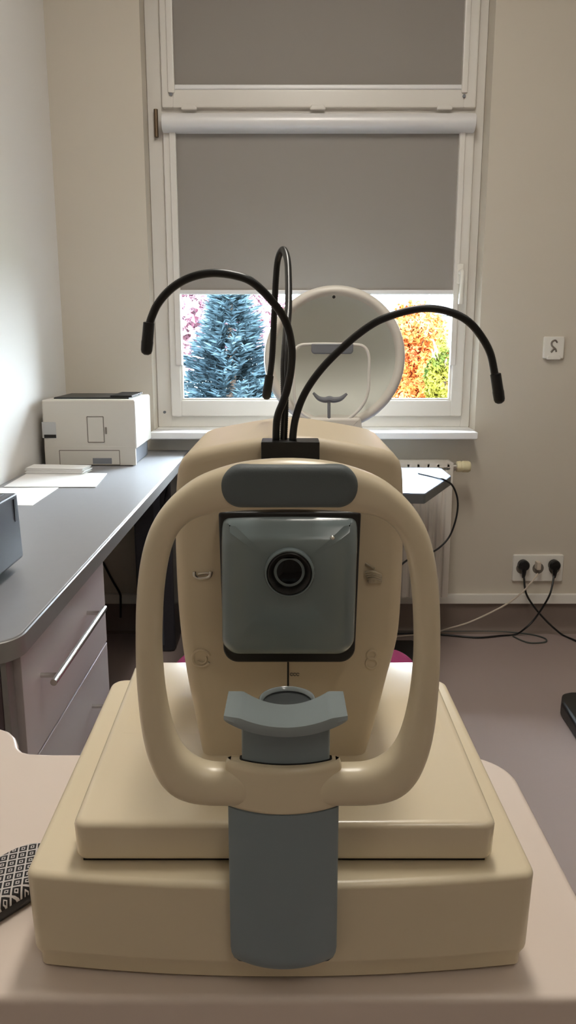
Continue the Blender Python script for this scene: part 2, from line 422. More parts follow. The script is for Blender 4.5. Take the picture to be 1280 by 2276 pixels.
bm = B(); z0 = at(900, 702, 19).z; plate(bm, [(18.6, z0), (25.4, z0), (22, z0 + 2.2)], rprof(.6, 6.8, .02, 1), YZ); finish(bm, 'roof', M['roof'], hs, 20)
for xx in (2.4, 3.5, 4.6): boxobj('window', M['printgrey'], hs, xx, xx + .6, 18.96, 19.02, -.6, .5)

# ------------------------------------------------------------------ worktop run on the left wall
ZT = CAMZ - .4354
XE = -.405
poly = rpoly([(XL + .001, 1.09), (XE, 1.09), (XE, YB - .001), (XL + .001, YB - .001)], [0, .055, 0, 0], 8)
wt = thing('worktop', 'long grey worktop with metallic edge along the left wall', 'worktop', (-.65, 2.1, ZT - .034))
plateobj('worktop_slab', M['worktop'], wt, poly, [(ZT - .034, .002), (ZT - .003, .002), (ZT - .0008, .003), (ZT, .005)], XY)
bm = B(); edge_path = [Vector((a, b2, 0)) for a, b2 in poly if not (a < XL + .01)]
edge_path = sorted(edge_path, key=lambda q: (q.y, q.x))
ep = [Vector((XL + .002, 1.09, 0))] + edge_path
rings = []
for i, q in enumerate(ep):
    a = ep[max(i - 1, 0)]; b2 = ep[min(i + 1, len(ep) - 1)]; d = (b2 - a).normalized(); nrm = Vector((d.y, -d.x, 0))
    rings.append([q + nrm * e + Vector((0, 0, z)) for e, z in ((-.001, ZT - .0345), (.0015, ZT - .0335), (.0015, ZT - .0025), (-.001, ZT - .0012))])
skin_rings(bm, rings); finish(bm, 'edge_band', M['wtedge'], wt)
# drawer cabinet
XF = -.415
cab = thing('drawer_cabinet', 'pale drawer cabinet under the near end of the worktop', 'cabinet', (-.65, 1.42, 0))
boxobj('carcass', M['darklam'], cab, XL + .01, XF - .02, 1.15, 1.70, .09, ZT - .036, bev=.002)
boxobj('plinth', M['darkgrey'], cab, XL + .03, XF - .07, 1.16, 1.69, .0, .09)
zt = ZT - .040
for k, (za, zb) in enumerate(((CAMZ - .669, zt), (CAMZ - .669 - .205, CAMZ - .673), (.10, CAMZ - .673 - .205))):
    dr = boxobj('drawer', M['drawer'], cab, XF - .019, XF, 1.147, 1.703, za, zb, bev=.0015)
    zh = CAMZ - .547 if k == 0 else zb - .082
    bm = B(); disc_tube(bm, Vector((XF + .030, 1.205, zh)), Vector((XF + .030, 1.575, zh)), .0058, 14)
    for yy in (1.235, 1.545): disc_tube(bm, Vector((XF - .001, yy, zh)), Vector((XF + .030, yy, zh)), .0045, 10)
    finish(bm, 'handle', M['silver'], dr)
# end panel beside the drawers
ep = thing('end_panel', 'dark end panel under the rounded near corner of the worktop', 'panel', (-.68, 1.125, 0))
boxobj('panel_board', M['darklam'], ep, XL + .01, -.435, 1.112, 1.142, 0, ZT - .036, bev=.002)
boxobj('edge_strip', M['wtedge'], ep, -.435, -.425, 1.112, 1.142, 0, ZT - .036, bev=.002)
# tall dark cabinet below the far end
dk = thing('dark_cabinet', 'tall dark casing with rounded lower edge below far end of the worktop', 'cabinet', (-.54, 3.06, 0))
plateobj('casing', M['darkgrey'], dk, rpoly([(-.60, .0), (-.452, .0), (-.452, .715), (-.60, .715)], [.004, .025, .006, .006]), rprof(3.18, 2.98, .008, 3), XZ)
boxobj('side_strip', M['slate'], dk, -.520, -.496, 2.974, 2.982, .03, .70, bev=.002)

# printer
pr = thing('printer', 'off-white laser printer with dark top tray on the far end of the worktop', 'printer', (-.71, 2.95, ZT))
px0, px1, py0, py1, pz0, pz1 = -.872, -.541, 2.80, 3.11, ZT + .002, CAMZ - .200
boxobj('body', M['printer'], pr, px0, px1, py0, py1, pz0 + .058, pz1, bev=.007, seg=3)
bm = B(); box(bm, px0 + .002, px1 - .012, py0 + .0006, py1 - .02, pz0, pz0 + .062, .003); finish(bm, 'paper_tray', M['printgrey'], pr)
boxobj('side_panel', M['printer'], pr, px0 + .001, px1 - .004, py0 - .001, py0 + .012, pz0, pz0 + .07, bev=.003)
bm = B(); box(bm, px0 + .03, px1 - .03, py0 + .05, py1 - .03, pz1 - .004, pz1 + .006, .004)
for k in range(9): box(bm, px1 - .10, px1 - .02, py0 + .06 + k * .024, py0 + .072 + k * .024, pz1 + .004, pz1 + .012, .002)
finish(bm, 'output_tray', M['black'], pr)
def frame_line(parent, name, u0, v0, u1, v1, Y, w=.0014):
    a, b2 = at(u0, v0, Y), at(u1, v1, Y); x0, x1 = a.x, b2.x; z1, z0 = a.z, b2.z; bm = B()
    for q in ((x0 - w, x0 + w, z0, z1), (x1 - w, x1 + w, z0, z1), (x0, x1, z0 - w, z0 + w), (x0, x1, z1 - w, z1 + w)):
        box(bm, q[0], q[1], Y - .0012, Y + .003, q[2], q[3])
    return finish(bm, name, M['printline'], parent, 0)
frame_line(pr, 'access_flap', 193, 926, 232, 983, py0)
fl = at(235, 957, py0); boxobj('flap_latch', M['printline'], pr, fl.x - .002, fl.x + .004, py0 - .004, py0 + .002, fl.z - .012, fl.z + .012, bev=.001)
frame_line(pr, 'tray_outline', 132, 1001, 267, 1033, py0)
a, b2 = at(206, 1018, py0), at(249, 1031, py0); boxobj('tray_grip', M['printgrey'], pr, a.x, b2.x, py0 - .002, py0 + .004, b2.z, a.z, bev=.001)
a, b2 = at(101, 938, py0), at(126, 974, py0); sg_ = boxobj('side_grip', M['printsilver'], pr, px0 - .003, b2.x, py0 - .002, py0 + .01, b2.z, a.z, bev=.002)
boxobj('grip_slot', M['seam'], sg_, px0 + .004, b2.x - .001, py0 - .003, py0 + .001, b2.z + .001, b2.z + .013)
# papers
def sheet(name, label, uv, z, th, m='paper'):
    pts = [atz(u, v, z) for u, v in uv]; bm = B()
    plate(bm, [(max(p.x, XL + .006), p.y) for p in pts], [(z, 0), (z + th, 0)], XY); return tag(finish(bm, name, M[m], None, 0), label, 'paper')
sheet('paper_sheet', 'white sheet of paper lying flat beside the dark slate box', [(0, 1085), (131, 1084), (72, 1124), (-30, 1122)], ZT + .0003, .0008)
sheet('paper_sheet', 'wide white paper sheets lying in front of the paper stack', [(8, 1083), (66, 1050), (238, 1053), (213, 1083)], ZT + .0012, .002)
bm = B(); z = ZT + .0034
base = [atz(u, v, z) for u, v in ((57, 1053), (76, 1044), (203, 1046), (184, 1054))]
for k in range(9):
    dx, dy = random.uniform(-.004, .004), random.uniform(-.003, .003)
    plate(bm, [(max(p.x + dx, XL + .006), p.y + dy) for p in base], [(z + k * .0022, 0), (z + k * .0022 + .0017, 0)], XY)
tag(finish(bm, 'paper_stack', M['paper'], None, 0), 'small stack of white paper in front of the printer', 'paper')
# slate box
sb = thing('desktop_device', 'dark slate box with angled lower corners at left edge of worktop', 'device', (-.66, 1.31, ZT))
bm = B(); plate(bm, rpoly([(-.82, ZT + .018), (-.80, ZT + .004), (-.545, ZT + .004), (-.518, ZT + .026), (-.522, CAMZ - .284), (-.82, CAMZ - .284)], [.005, .005, .008, .008, .005, .005]), rprof(1.12, 1.492, .006, 3), XZ); finish(bm, 'casing', M['slate'], sb)
bm = B(); box(bm, -.80, -.54, 1.14, 1.475, CAMZ - .286, CAMZ - .2815, .002); finish(bm, 'top_panel', M['edgedark'], sb)
bm = B(); disc_tube(bm, Vector((-.548, 1.44, CAMZ - .282)), Vector((-.548, 1.44, CAMZ - .277)), .006, 14); finish(bm, 'button', M['silver'], sb)
bm = B(); box(bm, -.80, -.55, 1.14, 1.47, ZT, ZT + .006); finish(bm, 'base', M['black'], sb)
bm = B(); box(bm, -.5225, -.5195, 1.464, 1.474, CAMZ - .335, CAMZ - .292); finish(bm, 'side_slot', M['black'], sb)

# ------------------------------------------------------------------ operator stool, tables, radiator
st = thing('operator_stool', 'magenta upholstered stool behind the eye examination instrument', 'stool', (0, 1.53, 0))
poly = []
for k in range(64):
    a = 2 * PI * k / 64; c, s = math.cos(a), math.sin(a); e = .42
    poly.append((.017 + .286 * math.copysign(abs(c) ** e, c), 1.565 + .265 * math.copysign(abs(s) ** e, s)))
plateobj('seat', M['magenta'], st, poly, rprof(.425, .498, .022, 5), XY)
boxobj('seat_plate', M['black'], st, -.09, .11, 1.45, 1.65, .40, .43, bev=.004)
bm = B(); lathe(bm, [(.03, .09), (.03, .26), (.019, .26), (.019, .41)], Vector((.01, 1.545, 0)), seg=20); finish(bm, 'gas_column', M['black'], st)
for k in range(5):
    a = 2 * PI * k / 5 + .3; d = Vector((math.cos(a), math.sin(a), 0)); c = Vector((.01, 1.545, 0))
    bm = B(); tube(bm, [c + Vector((0, 0, .10)), c + d * .13 + Vector((0, 0, .09)), c + d * .25 + Vector((0, 0, .07))], .02, 10); lg = finish(bm, 'leg', M['black'], st)
    q = c + d * .25; bm = B(); sd = Vector((-d.y, d.x, 0)); disc_tube(bm, q - sd * .02 + Vector((0, 0, .027)), q + sd * .02 + Vector((0, 0, .027)), .027, 18); disc_tube(bm, q + Vector((0, 0, .03)), q + Vector((0, 0, .07)), .008, 10); finish(bm, 'caster', M['blackrub'], lg)

ZP = .75
pt = thing('instrument_table', 'pale blue table with cut corner in front of the radiator', 'table', (.15, 2.75, 0))
c1, c2 = atz(945, 1097, ZP), atz(1003, 1058, ZP)
tp = rpoly([(-.30, 2.50), (.06, 2.50), (c1.x, c1.y), (c2.x, c2.y), (c2.x, 2.98), (-.30, 2.98)], [.03, .01, .012, .05, .03, .03])
plateobj('table_top', M['bluetop'], pt, offset(ccw(tp), .001), [(ZP - .004, 0), (ZP - .001, .0), (ZP, .002)], XY)
plateobj('top_edge', M['edgedark'], pt, tp, [(ZP - .034, .003), (ZP - .032, 0), (ZP - .004, 0), (ZP - .0035, .002)], XY)
boxobj('column', M['darkgrey'], pt, .06, .22, 2.68, 2.80, .06, ZP - .034, bev=.01)
bm = B(); box(bm, -.20, -.14, 2.56, 2.94, .0, .07, .012); box(bm, .40, .50, 2.56, 2.94, .0, .07, .012); box(bm, -.15, .45, 2.70, 2.78, .01, .065, .008); finish(bm, 'foot', M['black'], pt)

# bowl perimeter
bc = at(745, 797, 2.62); RB = .2345
bp_ = thing('bowl_perimeter', 'round white bowl perimeter with chin rest standing in front of the window', 'eye instrument', (bc.x, bc.y + .1, ZP))
prof = []
outer = [(RB * math.cos(a) * 1.0, .05 + .235 * math.sin(a)) for a in [PI / 2 * (1 - k / 14) for k in range(15)]]
lip = [(RB - .014 + .014 * math.cos(a), .036 - .036 * math.sin(a) + .014) for a in [PI / 2 * k / 6 for k in range(1, 7)]]
inner_r = RB - .034
inlip = [(RB - .022, .012), (RB - .030, .020)]
bm = B(); pr_ = [(max(r, .002), h) for r, h in outer] + lip + inlip + [(inner_r, .032)]
lathe(bm, pr_, bc, 'y', 72, False); 
finish(bm, 'bowl_shell', M['bowlw'], bp_, 60)
bm = B(); lathe(bm, [(inner_r * math.cos(a) if k < 20 else .001, .032 + .20 * math.sin(a)) for k, a in enumerate([PI / 2 * k / 20 for k in range(21)])], bc, 'y', 72, False)
finish(bm, 'bowl_interior', M['bowlin'], bp_, 60)
YP = bc.y - .012
fr_pts = [at(u, v, YP) for u, v in ((735, 942), (700, 935), (668, 915), (655, 885), (653, 830), (654, 788), (664, 769), (692, 765), (740, 765), (785, 766), (808, 770), (819, 788), (820, 830), (818, 868), (806, 900), (775, 930), (735, 942))]
tubeobj('forehead_frame', M['white'], bp_, fr_pts, .0052, 90, 10)
a, b2 = at(692, 764, YP - .01), at(785, 787, YP - .01)
plateobj('forehead_pad', M['printgrey'], bp_, rpoly([(a.x, b2.z), (b2.x, b2.z), (b2.x, a.z), (a.x, a.z)], [.012, .012, .004, .004]), rprof(YP + .01, YP - .014, .004, 3), XZ)
bm = B(); tube(bm, catmull([at(u, v, YP) for u, v in ((696, 873), (708, 885), (722, 889), (732, 887), (742, 889), (757, 886), (771, 875))], 40), .008, 10, lambda s, i: .004 + .006 * math.sin(PI * s)); cr = finish(bm, 'chin_rest', M['printgrey'], bp_)
bm = B(); disc_tube(bm, at(731, 888, YP), at(731, 932, YP), .0055, 12); finish(bm, 'post', M['printgrey'], cr)
p = at(742, 660, bc.y - .001); bm = B(); disc_tube(bm, p + Vector((0, .006, 0)), p + Vector((0, -.002, 0)), .005, 12); finish(bm, 'indicator', M['seam'], bp_)
bm = B(); plate(bm, rpoly([(bc.x - .13, ZP), (bc.x + .13, ZP), (bc.x + .085, bc.z - .19), (bc.x - .085, bc.z - .19)], .01), rprof(2.60, 2.88, .01, 3), XZ); finish(bm, 'stand', M['bowlw'], bp_)
boxobj('rear_housing', M['bowlw'], bp_, bc.x - .10, bc.x + .10, bc.y + .255, bc.y + .36, bc.z - .2, bc.z + .08, bev=.02, seg=3)
# black cable off that table
p0 = [atz(930, 1052, ZP + .003), atz(965, 1060, ZP + .003), atz(986, 1066, ZP + .003)]
cb = [at(1006, 1080, 2.74), at(1017, 1112, 2.74), at(1014, 1150, 2.73), at(1000, 1190, 2.72), at(978, 1216, 2.70), at(950, 1232, 2.66), at(905, 1245, 2.6), at(860, 1290, 2.55)]
tag(tubeobj('looped_cable', M['black'], None, p0 + cb, .0035, 70, 8), 'black cord looping over the cut corner of the pale blue table', 'cable')

# radiator
rd = thing('radiator', 'white panel radiator under the window sill', 'radiator', (.25, 3.15, .2))
rx0, rx1, rz0, rz1 = -.30, .655, .195, .752
bm = B(); n = 29; w = (rx1 - rx0) / n; prof2 = []
for k in range(n):
    for q in (0, .12, .30, .70, .88): prof2.append((rx0 + (k + q) * w, 3.082 if q in (.30, .70) else 3.09))
prof2.append((rx1, 3.09)); poly = prof2 + [(rx1, 3.105), (rx0, 3.105)]
plate(bm, poly, [(rz0, 0), (rz1 - .03, 0)], XY); finish(bm, 'front_panel', M['radiator'], rd, 30)
boxobj('rear_panel', M['radiator'], rd, rx0, rx1, 3.155, 3.17, rz0, rz1 - .03, bev=.002)
bm = B(); box(bm, rx0, rx0 + .012, 3.082, 3.172, rz0, rz1, .003); finish(bm, 'side_cover', M['radiator'], rd)
bm = B(); box(bm, rx1 - .012, rx1, 3.082, 3.172, rz0, rz1, .003); finish(bm, 'side_cover', M['radiator'], rd)
bm = B()
for yy in (3.084, 3.106, 3.128, 3.150, 3.168): box(bm, rx0, rx1, yy, yy + .006, rz1 - .018, rz1)
for k in range(24): xx = rx0 + (k + .5) * (rx1 - rx0) / 24; box(bm, xx - .004, xx + .004, 3.084, 3.172, rz1 - .016, rz1 - .006)
finish(bm, 'top_grille', M['radiator'], rd, 0)
v0 = at(1003, 1037, 3.12); v0.x = rx1
bm = B(); disc_tube(bm, v0, v0 + Vector((.022, 0, 0)), .012, 16); vl = finish(bm, 'valve', M['silver'], rd)
bm = B(); lathe(bm, [(.012, .018), (.021, .020), (.023, .034), (.021, .036), (.021, .042), (.023, .044), (.023, .066), (.018, .074), (.004, .075)], v0, 'x', 24); finish(bm, 'thermostat_head', M['cream'], rd)
bm = B(); tube(bm, catmull([v0 + Vector((.010, .0, -.01)), v0 + Vector((.010, .03, -.02)), v0 + Vector((.010, .085, -.02)), v0 + Vector((.010, .10, -.02))], 12), .008, 10); finish(bm, 'pipe', M['radiator'], rd)
for xx in (rx0 + .12, rx1 - .12): boxobj('bracket', M['radiator'], rd, xx - .015, xx + .015, 3.168, YB - .001, rz0 + .05, rz1 - .06)

# ------------------------------------------------------------------ sockets and cables on the right
so = thing('wall_socket', 'white triple wall socket above the skirting with plugs in it', 'socket', tuple(at(1194, 1261, YB)))
for k in range(3):
    a, b2 = at(1140 + 36 * k, 1232, YB), at(1140 + 36 * (k + 1) - 1, 1290, YB); cx_, cz_ = (a.x + b2.x) / 2, (a.z + b2.z) / 2
    fp = plateobj('socket_plate', M['white'], so, rpoly([(a.x, b2.z), (b2.x, b2.z), (b2.x, a.z), (a.x, a.z)], .006), rprof(YB, YB - .013, .003, 3, 0), XZ)
    bm = B(); lathe(bm, [(.024, -.0135), (.021, -.0125), (.019, -.004)], Vector((cx_, YB, cz_)), 'y', 24); finish(bm, 'socket_well', M['printline'], fp)
bm = B(); a, b2 = at(1208, 748, YB), at(1250, 797, YB)
ss = thing('wall_socket', 'single white wall socket alone on the wall right of window', 'socket', ((a.x + b2.x) / 2, YB, (a.z + b2.z) / 2))
plate(bm, rpoly([(a.x, b2.z), (b2.x, b2.z), (b2.x, a.z), (a.x, a.z)], .006), rprof(YB, YB - .014, .004, 3, 0), XZ); finish(bm, 'socket_plate', M['white'], ss)
cx_, cz_ = (a.x + b2.x) / 2, (a.z + b2.z) / 2 + .004
bm = B()
tube(bm, catmull([Vector((cx_ + q[0] * .018, YB - .0145, cz_ + q[1] * .026)) for q in ((.6, .6), (.1, .95), (-.6, .7), (-.6, .2), (-.1, -.15), (.3, -.4), (.5, -.8))], 24), .0035, 8)
tube(bm, catmull([Vector((cx_ + q[0] * .018, YB - .0145, cz_ + q[1] * .026)) for q in ((.1, -.2), (-.3, -.5), (-.7, -.85))], 10), .0035, 8)
finish(bm, 'socket_well', M['printline'], ss)
plateobj('lid', M['white'], ss, rpoly([(a.x + .012, b2.z - .004), (b2.x - .012, b2.z - .004), (b2.x - .016, b2.z + .012), (a.x + .016, b2.z + .012)], .005), rprof(YB - .008, YB - .020, .003, 3, 0), XZ)
FZ = .0045
def plug_cord(label, u, m, path, black=True):
    t = thing('power_cable', label, 'cable', tuple(at(u, 1253, YB - .02)), 'cables plugged into the triple socket')
    c = at(u, 1253, YB)
    bm = B()
    if black:
        lathe(bm, [(.0235, -.010), (.0235, -.034), (.019, -.040), (.004, -.041)], c, 'y', 22)
        tube(bm, catmull([c + Vector((0, -.03, -.01)), c + Vector((0, -.034, -.03)), c + Vector((0, -.032, -.052))], 8), .010, 10, lambda s, i: .013 - .007 * s)
    else: box(bm, c.x - .009, c.x + .009, YB - .045, YB - .010, c.z - .016, c.z + .018, .004)
    finish(bm, 'plug', m, t)
    pts = [c + Vector((0, -.032, -.035))] + path
    tubeobj('cord', m, t, pts, .0042 if black else .0036, 90, 8)
yk = YB - .062
plug_cord('black power cable from the left hole of the triple socket, running off right', 1160, M['blackrub'],
          [at(1169, 1318, yk), at(1188, 1350, yk), at(1212, 1378, yk), at(1232, 1397, yk - .01), atz(1250, 1411, FZ), atz(1270, 1420, FZ), atz(1300, 1432, FZ), atz(1360, 1446, FZ)])
plug_cord('white cable from the middle hole of the triple socket', 1191, M['whitecable'],
          [at(1188, 1285, yk), at(1165, 1312, yk), at(1130, 1340, yk), at(1085, 1364, yk), at(1040, 1384, yk), at(1000, 1396, yk - .01), atz(960, 1407, FZ), atz(900, 1413, FZ), atz(850, 1418, FZ)], False)
plug_cord('black power cable from the right hole of the triple socket, running left', 1228, M['blackrub'],
          [at(1223, 1318, yk - .012), at(1206, 1350, yk - .012), at(1186, 1378, yk - .012), at(1168, 1396, yk - .02), atz(1146, 1410, FZ), atz(1112, 1413, FZ), atz(1062, 1417, FZ), atz(1000, 1412, FZ), atz(930, 1408, FZ), atz(860, 1408, FZ)])
tag(tubeobj('floor_cable', M['tealcable'], None, [atz(u, v, FZ - .001) for u, v in ((850, 1403), (980, 1404), (1070, 1403.5), (1130, 1405), (1180, 1410), (1211, 1419), (1211, 1427), (1180, 1429), (1158, 1423), (1140, 1414))], .0032, 120, 8), 'thin grey-green cable looped on the floor below the triple socket', 'cable')
tag(tubeobj('hanging_cable', M['black'], None, [at(215, 1222, YB - .01), at(228, 1248, YB - .01), at(250, 1290, YB - .01), at(266, 1318, YB - .03), at(268, 1334, YB - .03), at(268, 1372, YB - .02)], .005, 40, 8), 'dark cable hanging on the wall beneath the worktop', 'cable')

# table with black foot at the right edge
rt = thing('side_table', 'white table corner with a black foot at the right edge', 'table', (1.35, 2.2, 0))
c1 = atz(1271, 1165, ZP)
plateobj('table_top', M['white'], rt, rpoly([(c1.x, c1.y), (c1.x + .55, c1.y - .16), (c1.x + 1.0, c1.y + .12), (c1.x + 1.0, c1.y + .6), (c1.x + .55, c1.y + .45)], [.014, .03, .03, .03, .03]), [(ZP - .016, .002), (ZP - .014, 0), (ZP - .002, 0), (ZP, .002)], XY)
f = [atz(u, v, .05) for u, v in ((1247, 1560), (1249, 1540), (1268, 1536), (1330, 1538), (1370, 1640), (1310, 1650), (1278, 1608))]
plateobj('foot', M['black'], rt, rpoly([(p.x, p.y) for p in f], .025), rprof(0, .05, .012, 3), XY)
ff = sum((p for p in f), Vector()) / len(f)
boxobj('column', M['white'], rt, 1.10, 1.20, 2.20, 2.30, .04, ZP - .015, bev=.01)
boxobj('foot_bar', M['black'], rt, ff.x, 1.25, 2.20, 2.30, .005, .06, bev=.006)

# ------------------------------------------------------------------ patient table
ZI = .75
it = thing('examination_table', 'pinkish white table carrying the eye examination instrument', 'table', (-.1, .7, 0))
yf = atz(640, 2221, ZI).y
lob = [atz(u, v, ZI) for u, v in ((-60, 1616), (0, 1617), (22, 1624), (36, 1637), (40, 1648), (42, 1660), (52, 1669), (68, 1673), (120, 1675))]
xr = .252
pts = [(xr, yf), (xr, atz(1128, 1682, ZI).y + .005), (-.05, lob[-1].y)]
tpoly = rpoly([(-.62, yf), (xr, yf), (xr, lob[-1].y), (-.02, lob[-1].y)], [.03, .03, .06, 0], 10)
tpoly = [q for q in tpoly]
# splice the notch of the far left lobe
notch = [(p.x, p.y) for p in lob[::-1]] + [(-.60, lob[0].y), (-.62, lob[0].y - .03)]
tpoly = tpoly + notch
if area2(tpoly) < 0: tpoly = tpoly[::-1]
plateobj('table_top', M['tabletop'], it, tpoly, [(ZI - .036, .004), (ZI - .033, .0015), (ZI - .006, 0), (ZI - .0025, .001), (ZI - .0006, .0028), (ZI, .005)], XY, 50)
boxobj('column', M['white'], it, -.14, .02, .62, .74, .06, ZI - .036, bev=.01)
bm = B(); box(bm, -.40, -.33, .50, .95, 0, .06, .012); box(bm, .16, .23, .50, .95, 0, .06, .012); box(bm, -.34, .17, .64, .72, .01, .06, .008); finish(bm, 'foot', M['white'], it)

# patterned pad
pp = [atz(u, v, ZI + .014) for u, v in ((-150, 2062), (-100, 1990), (-50, 1938), (0, 1906), (40, 1886), (80, 1876), (118, 1878), (140, 1896), (132, 1930), (95, 1962), (52, 1990), (0, 2022), (-60, 2064), (-120, 2092))]
po_ = smoothpoly([(p.x, p.y) for p in pp], 72)
pd = bpy.data.objects.new('patterned_pouch', None); C.objects.link(pd); pd.location = (pp[3].x, pp[3].y, ZI)
plateobj('pouch_side', M['blackrub'], pd, po_, [(ZI + .0005, .004), (ZI + .002, .0015), (ZI + .006, .0), (ZI + .0115, .0003)], XY, 60)
plateobj('pouch_cover', M['lattice'], pd, po_, [(ZI + .0112, .0002), (ZI + .0135, .0006), (ZI + .0165, .0022), (ZI + .0185, .0050), (ZI + .0192, .0075)], XY, 60)
tag(pd, 'rounded black pouch with white square lattice left of the instrument', 'pouch')

# ------------------------------------------------------------------ the eye instrument
X0 = -.006
ins = thing('eye_examination_instrument', 'beige desktop eye instrument with grey chin rest and black goosenecks', 'eye instrument', (X0, .68, ZI))
ZB = CAMZ - .3838       # top of the base
fr_ = []
for s_ in [-1] + [-.86 + 1.72 * k / 20 for k in range(21)] + [1]: fr_.append((-.0055 + .1895 * s_, .499 + .0135 * s_ * s_))
bpn = rpoly(fr_ + [(.182, .856), (-.2035, .856)], [.011] + [0] * 21 + [.011, .016, .016], 7)
plateobj('base', M['beige'], ins, bpn, [(ZI + .003, .0066), (ZI + .004, .0060), (ZI + .0125, .0056), (ZI + .0185, .0024), (ZI + .021, .0018), (ZB - .0048, .0), (ZB - .0032, .0004), (ZB - .0016, .0014), (ZB - .0005, .0030), (ZB, .0050)], XY, 40)
boxobj('base_plinth', M['seam'], ins, X0 - .165, X0 + .165, .535, .835, ZI + .0, ZI + .006)
# moving body on the base
ZU = CAMZ - .349
hx = .1590; xu = -.004
upl = rpoly([(-.1605, .5215), (.1555, .5215), (.1575, .822), (-.1695, .822)], .010, 7)
bm = B()
plate(bm, upl, [(ZB + .0030, .004), (ZB + .0042, .0022), (ZB + .007, .0010), (ZU - .0048, .0), (ZU - .0032, .0004), (ZU - .0016, .0014), (ZU - .0005, .0030), (ZU, .0050)], XY)
ub = finish(bm, 'moving_body', M['beigegloss'], ins, 40)
# the rear part of its top falls slightly away
boxobj('body_gap', M['seam'], ub, xu - hx + .008, xu + hx - .006, .5275, .815, ZB - .001, ZB + .004)
bm = B()
yr0, yr1 = .66, .8215
n1 = 24; vs = []
def crown(f): return (lambda t: t * t * (3 - 2 * t))(f / .42) if f < .42 else 1 - ((f - .42) / .58) ** 2
for k in range(n1 + 1):
    y = yr0 + (yr1 - yr0) * k / n1; f = k / n1
    vs.append([bm.verts.new(Vector((xu + sx_ * (hx - .0125), y, ZU + .00005 + .0040 * crown(f)))) for sx_ in (-1, 1)] + [bm.verts.new(Vector((xu + sx_ * (hx - .0125), y, ZU - .004))) for sx_ in (1, -1)])
for a, b2 in zip(vs, vs[1:]):
    for i in range(4): bm.faces.new((a[i], a[(i + 1) % 4], b2[(i + 1) % 4], b2[i]))
bm.faces.new(vs[0]); bm.faces.new(vs[-1][::-1])
finish(bm, 'rear_cover', M['beigegloss'], ub, 60)

# head
YH = .62
HL = [(450, 1690), (434, 1610), (414, 1510), (399, 1410), (391, 1310), (387, 1200), (388, 1100), (392, 1052), (398, 1030), (410, 1014), (430, 1003), (470, 994), (540, 981), (600, 972), (645, 969)]
HR = [(812, 1690), (836, 1610), (862, 1510), (886, 1420), (895, 1310), (899, 1200), (899, 1100), (897, 1052), (892, 1030), (882, 1014), (862, 1003), (822, 994), (750, 981), (690, 972)]
hp = [xz(u, v, YH) for u, v in HL + HR[::-1]]
hp = [hp[0]] + [(p.x, p.y) for p in catmull([Vector((a, b2, 0)) for a, b2 in hp], 90)][1:-1] + [hp[-1]]
hp = [(hp[0][0], ZU - .030)] + hp + [(hp[-1][0], ZU - .030)]
plateobj('measuring_head', M['beige2'], ins, hp, rprof(.80, YH, .010, 6, .022), XZ, 50)
# front window: black bezel with domed grey cover and lens
YZ_ = .590
def q4(u0, v0, u1, v1, Y): return [xz(u0, v1, Y), xz(u1, v1, Y), xz(u1, v0, Y), xz(u0, v0, Y)]
bez = [xz(u, v, YZ_) for u, v in ((497, 1473), (788, 1473), (803, 1138), (485, 1138))]
bz = plateobj('bezel', M['black'], ins, rpoly(bez, [.012, .012, .003, .003], 8), rprof(YH + .004, YZ_, .002, 3, 0), XZ)
cov = rpoly([xz(u, v, YZ_ - .004) for u, v in ((494, 1454), (786, 1454), (796, 1149), (492, 1149))], [.014, .014, .006, .006], 8)
ccx, ccz = xz(643, 1275, YZ_ - .02)
def dense(poly, step):
    out = []
    for p, q in zip(poly, poly[1:] + poly[:1]):
        n_ = max(1, int(math.hypot(q[0] - p[0], q[1] - p[1]) / step))
        out += [(p[0] + (q[0] - p[0]) * k / n_, p[1] + (q[1] - p[1]) * k / n_) for k in range(n_)]
    return out
bm = B(); pv = dense(ccw(cov), .0022); RLo = .0195
def brow(x, z):                        # the part above the brow leans back
    h_ = z - (ccz + .0262 - 2.2 * (x - ccx) ** 2); return max(0, h_ + .0012) ** 2 / (max(0, h_ + .0012) + .003) * .42
def ringat(poly, dpt): return [Vector((a, YZ_ + dpt + brow(a, b2), b2)) for a, b2 in poly]
rings = [[Vector((a, YZ_ + .004, b2)) for a, b2 in pv], [Vector((a, YZ_ + .001, b2)) for a, b2 in pv]]
for f, dpt in ((.0, -.0035), (.0012, -.0060), (.0035, -.0085), (.007, -.0103), (.011, -.0113)): rings.append(ringat(offset(pv, f) if f else pv, dpt))
lastp = offset(pv, .011)
for k in range(1, 13):
    s_ = k / 12; rr = []
    for a, b2 in lastp:
        ang_ = math.atan2(b2 - ccz, a - ccx)
        q = Vector((a, b2)).lerp(Vector((ccx + RLo * math.cos(ang_), ccz + RLo * math.sin(ang_))), s_)
        rr.append((q.x, q.y))
    rings.append(ringat(rr, -.0113 - .0040 * math.sin(PI / 2 * s_)))
skin_rings(bm, rings, True); cv = finish(bm, 'front_cover', M['grey_cover'], ins, 50, False)
yl = YZ_ - .0153
lc = Vector((ccx, yl, ccz))
bm = B(); lathe(bm, [(.0192, .004), (.0192, -.003), (.0182, -.0055), (.0172, -.0055), (.0165, -.002), (.0165, .004)], lc, 'y', 48, False); finish(bm, 'lens_collar', M['grey_cover'], cv, 40)
bm = B(); lathe(bm, [(.0168, .004), (.0168, -.0048), (.0155, -.0058), (.0125, -.0030), (.0115, .0005), (.0112, .004)], lc, 'y', 48, False); le = finish(bm, 'lens_barrel', M['black'], cv, 40)
bm = B(); lathe(bm, [(.0118, .003), (.0118, .0008), (.008, -.0006), (.004, -.0012), (.0005, -.0013)], lc, 'y', 48); finish(bm, 'lens', M['lens'], le, 60)
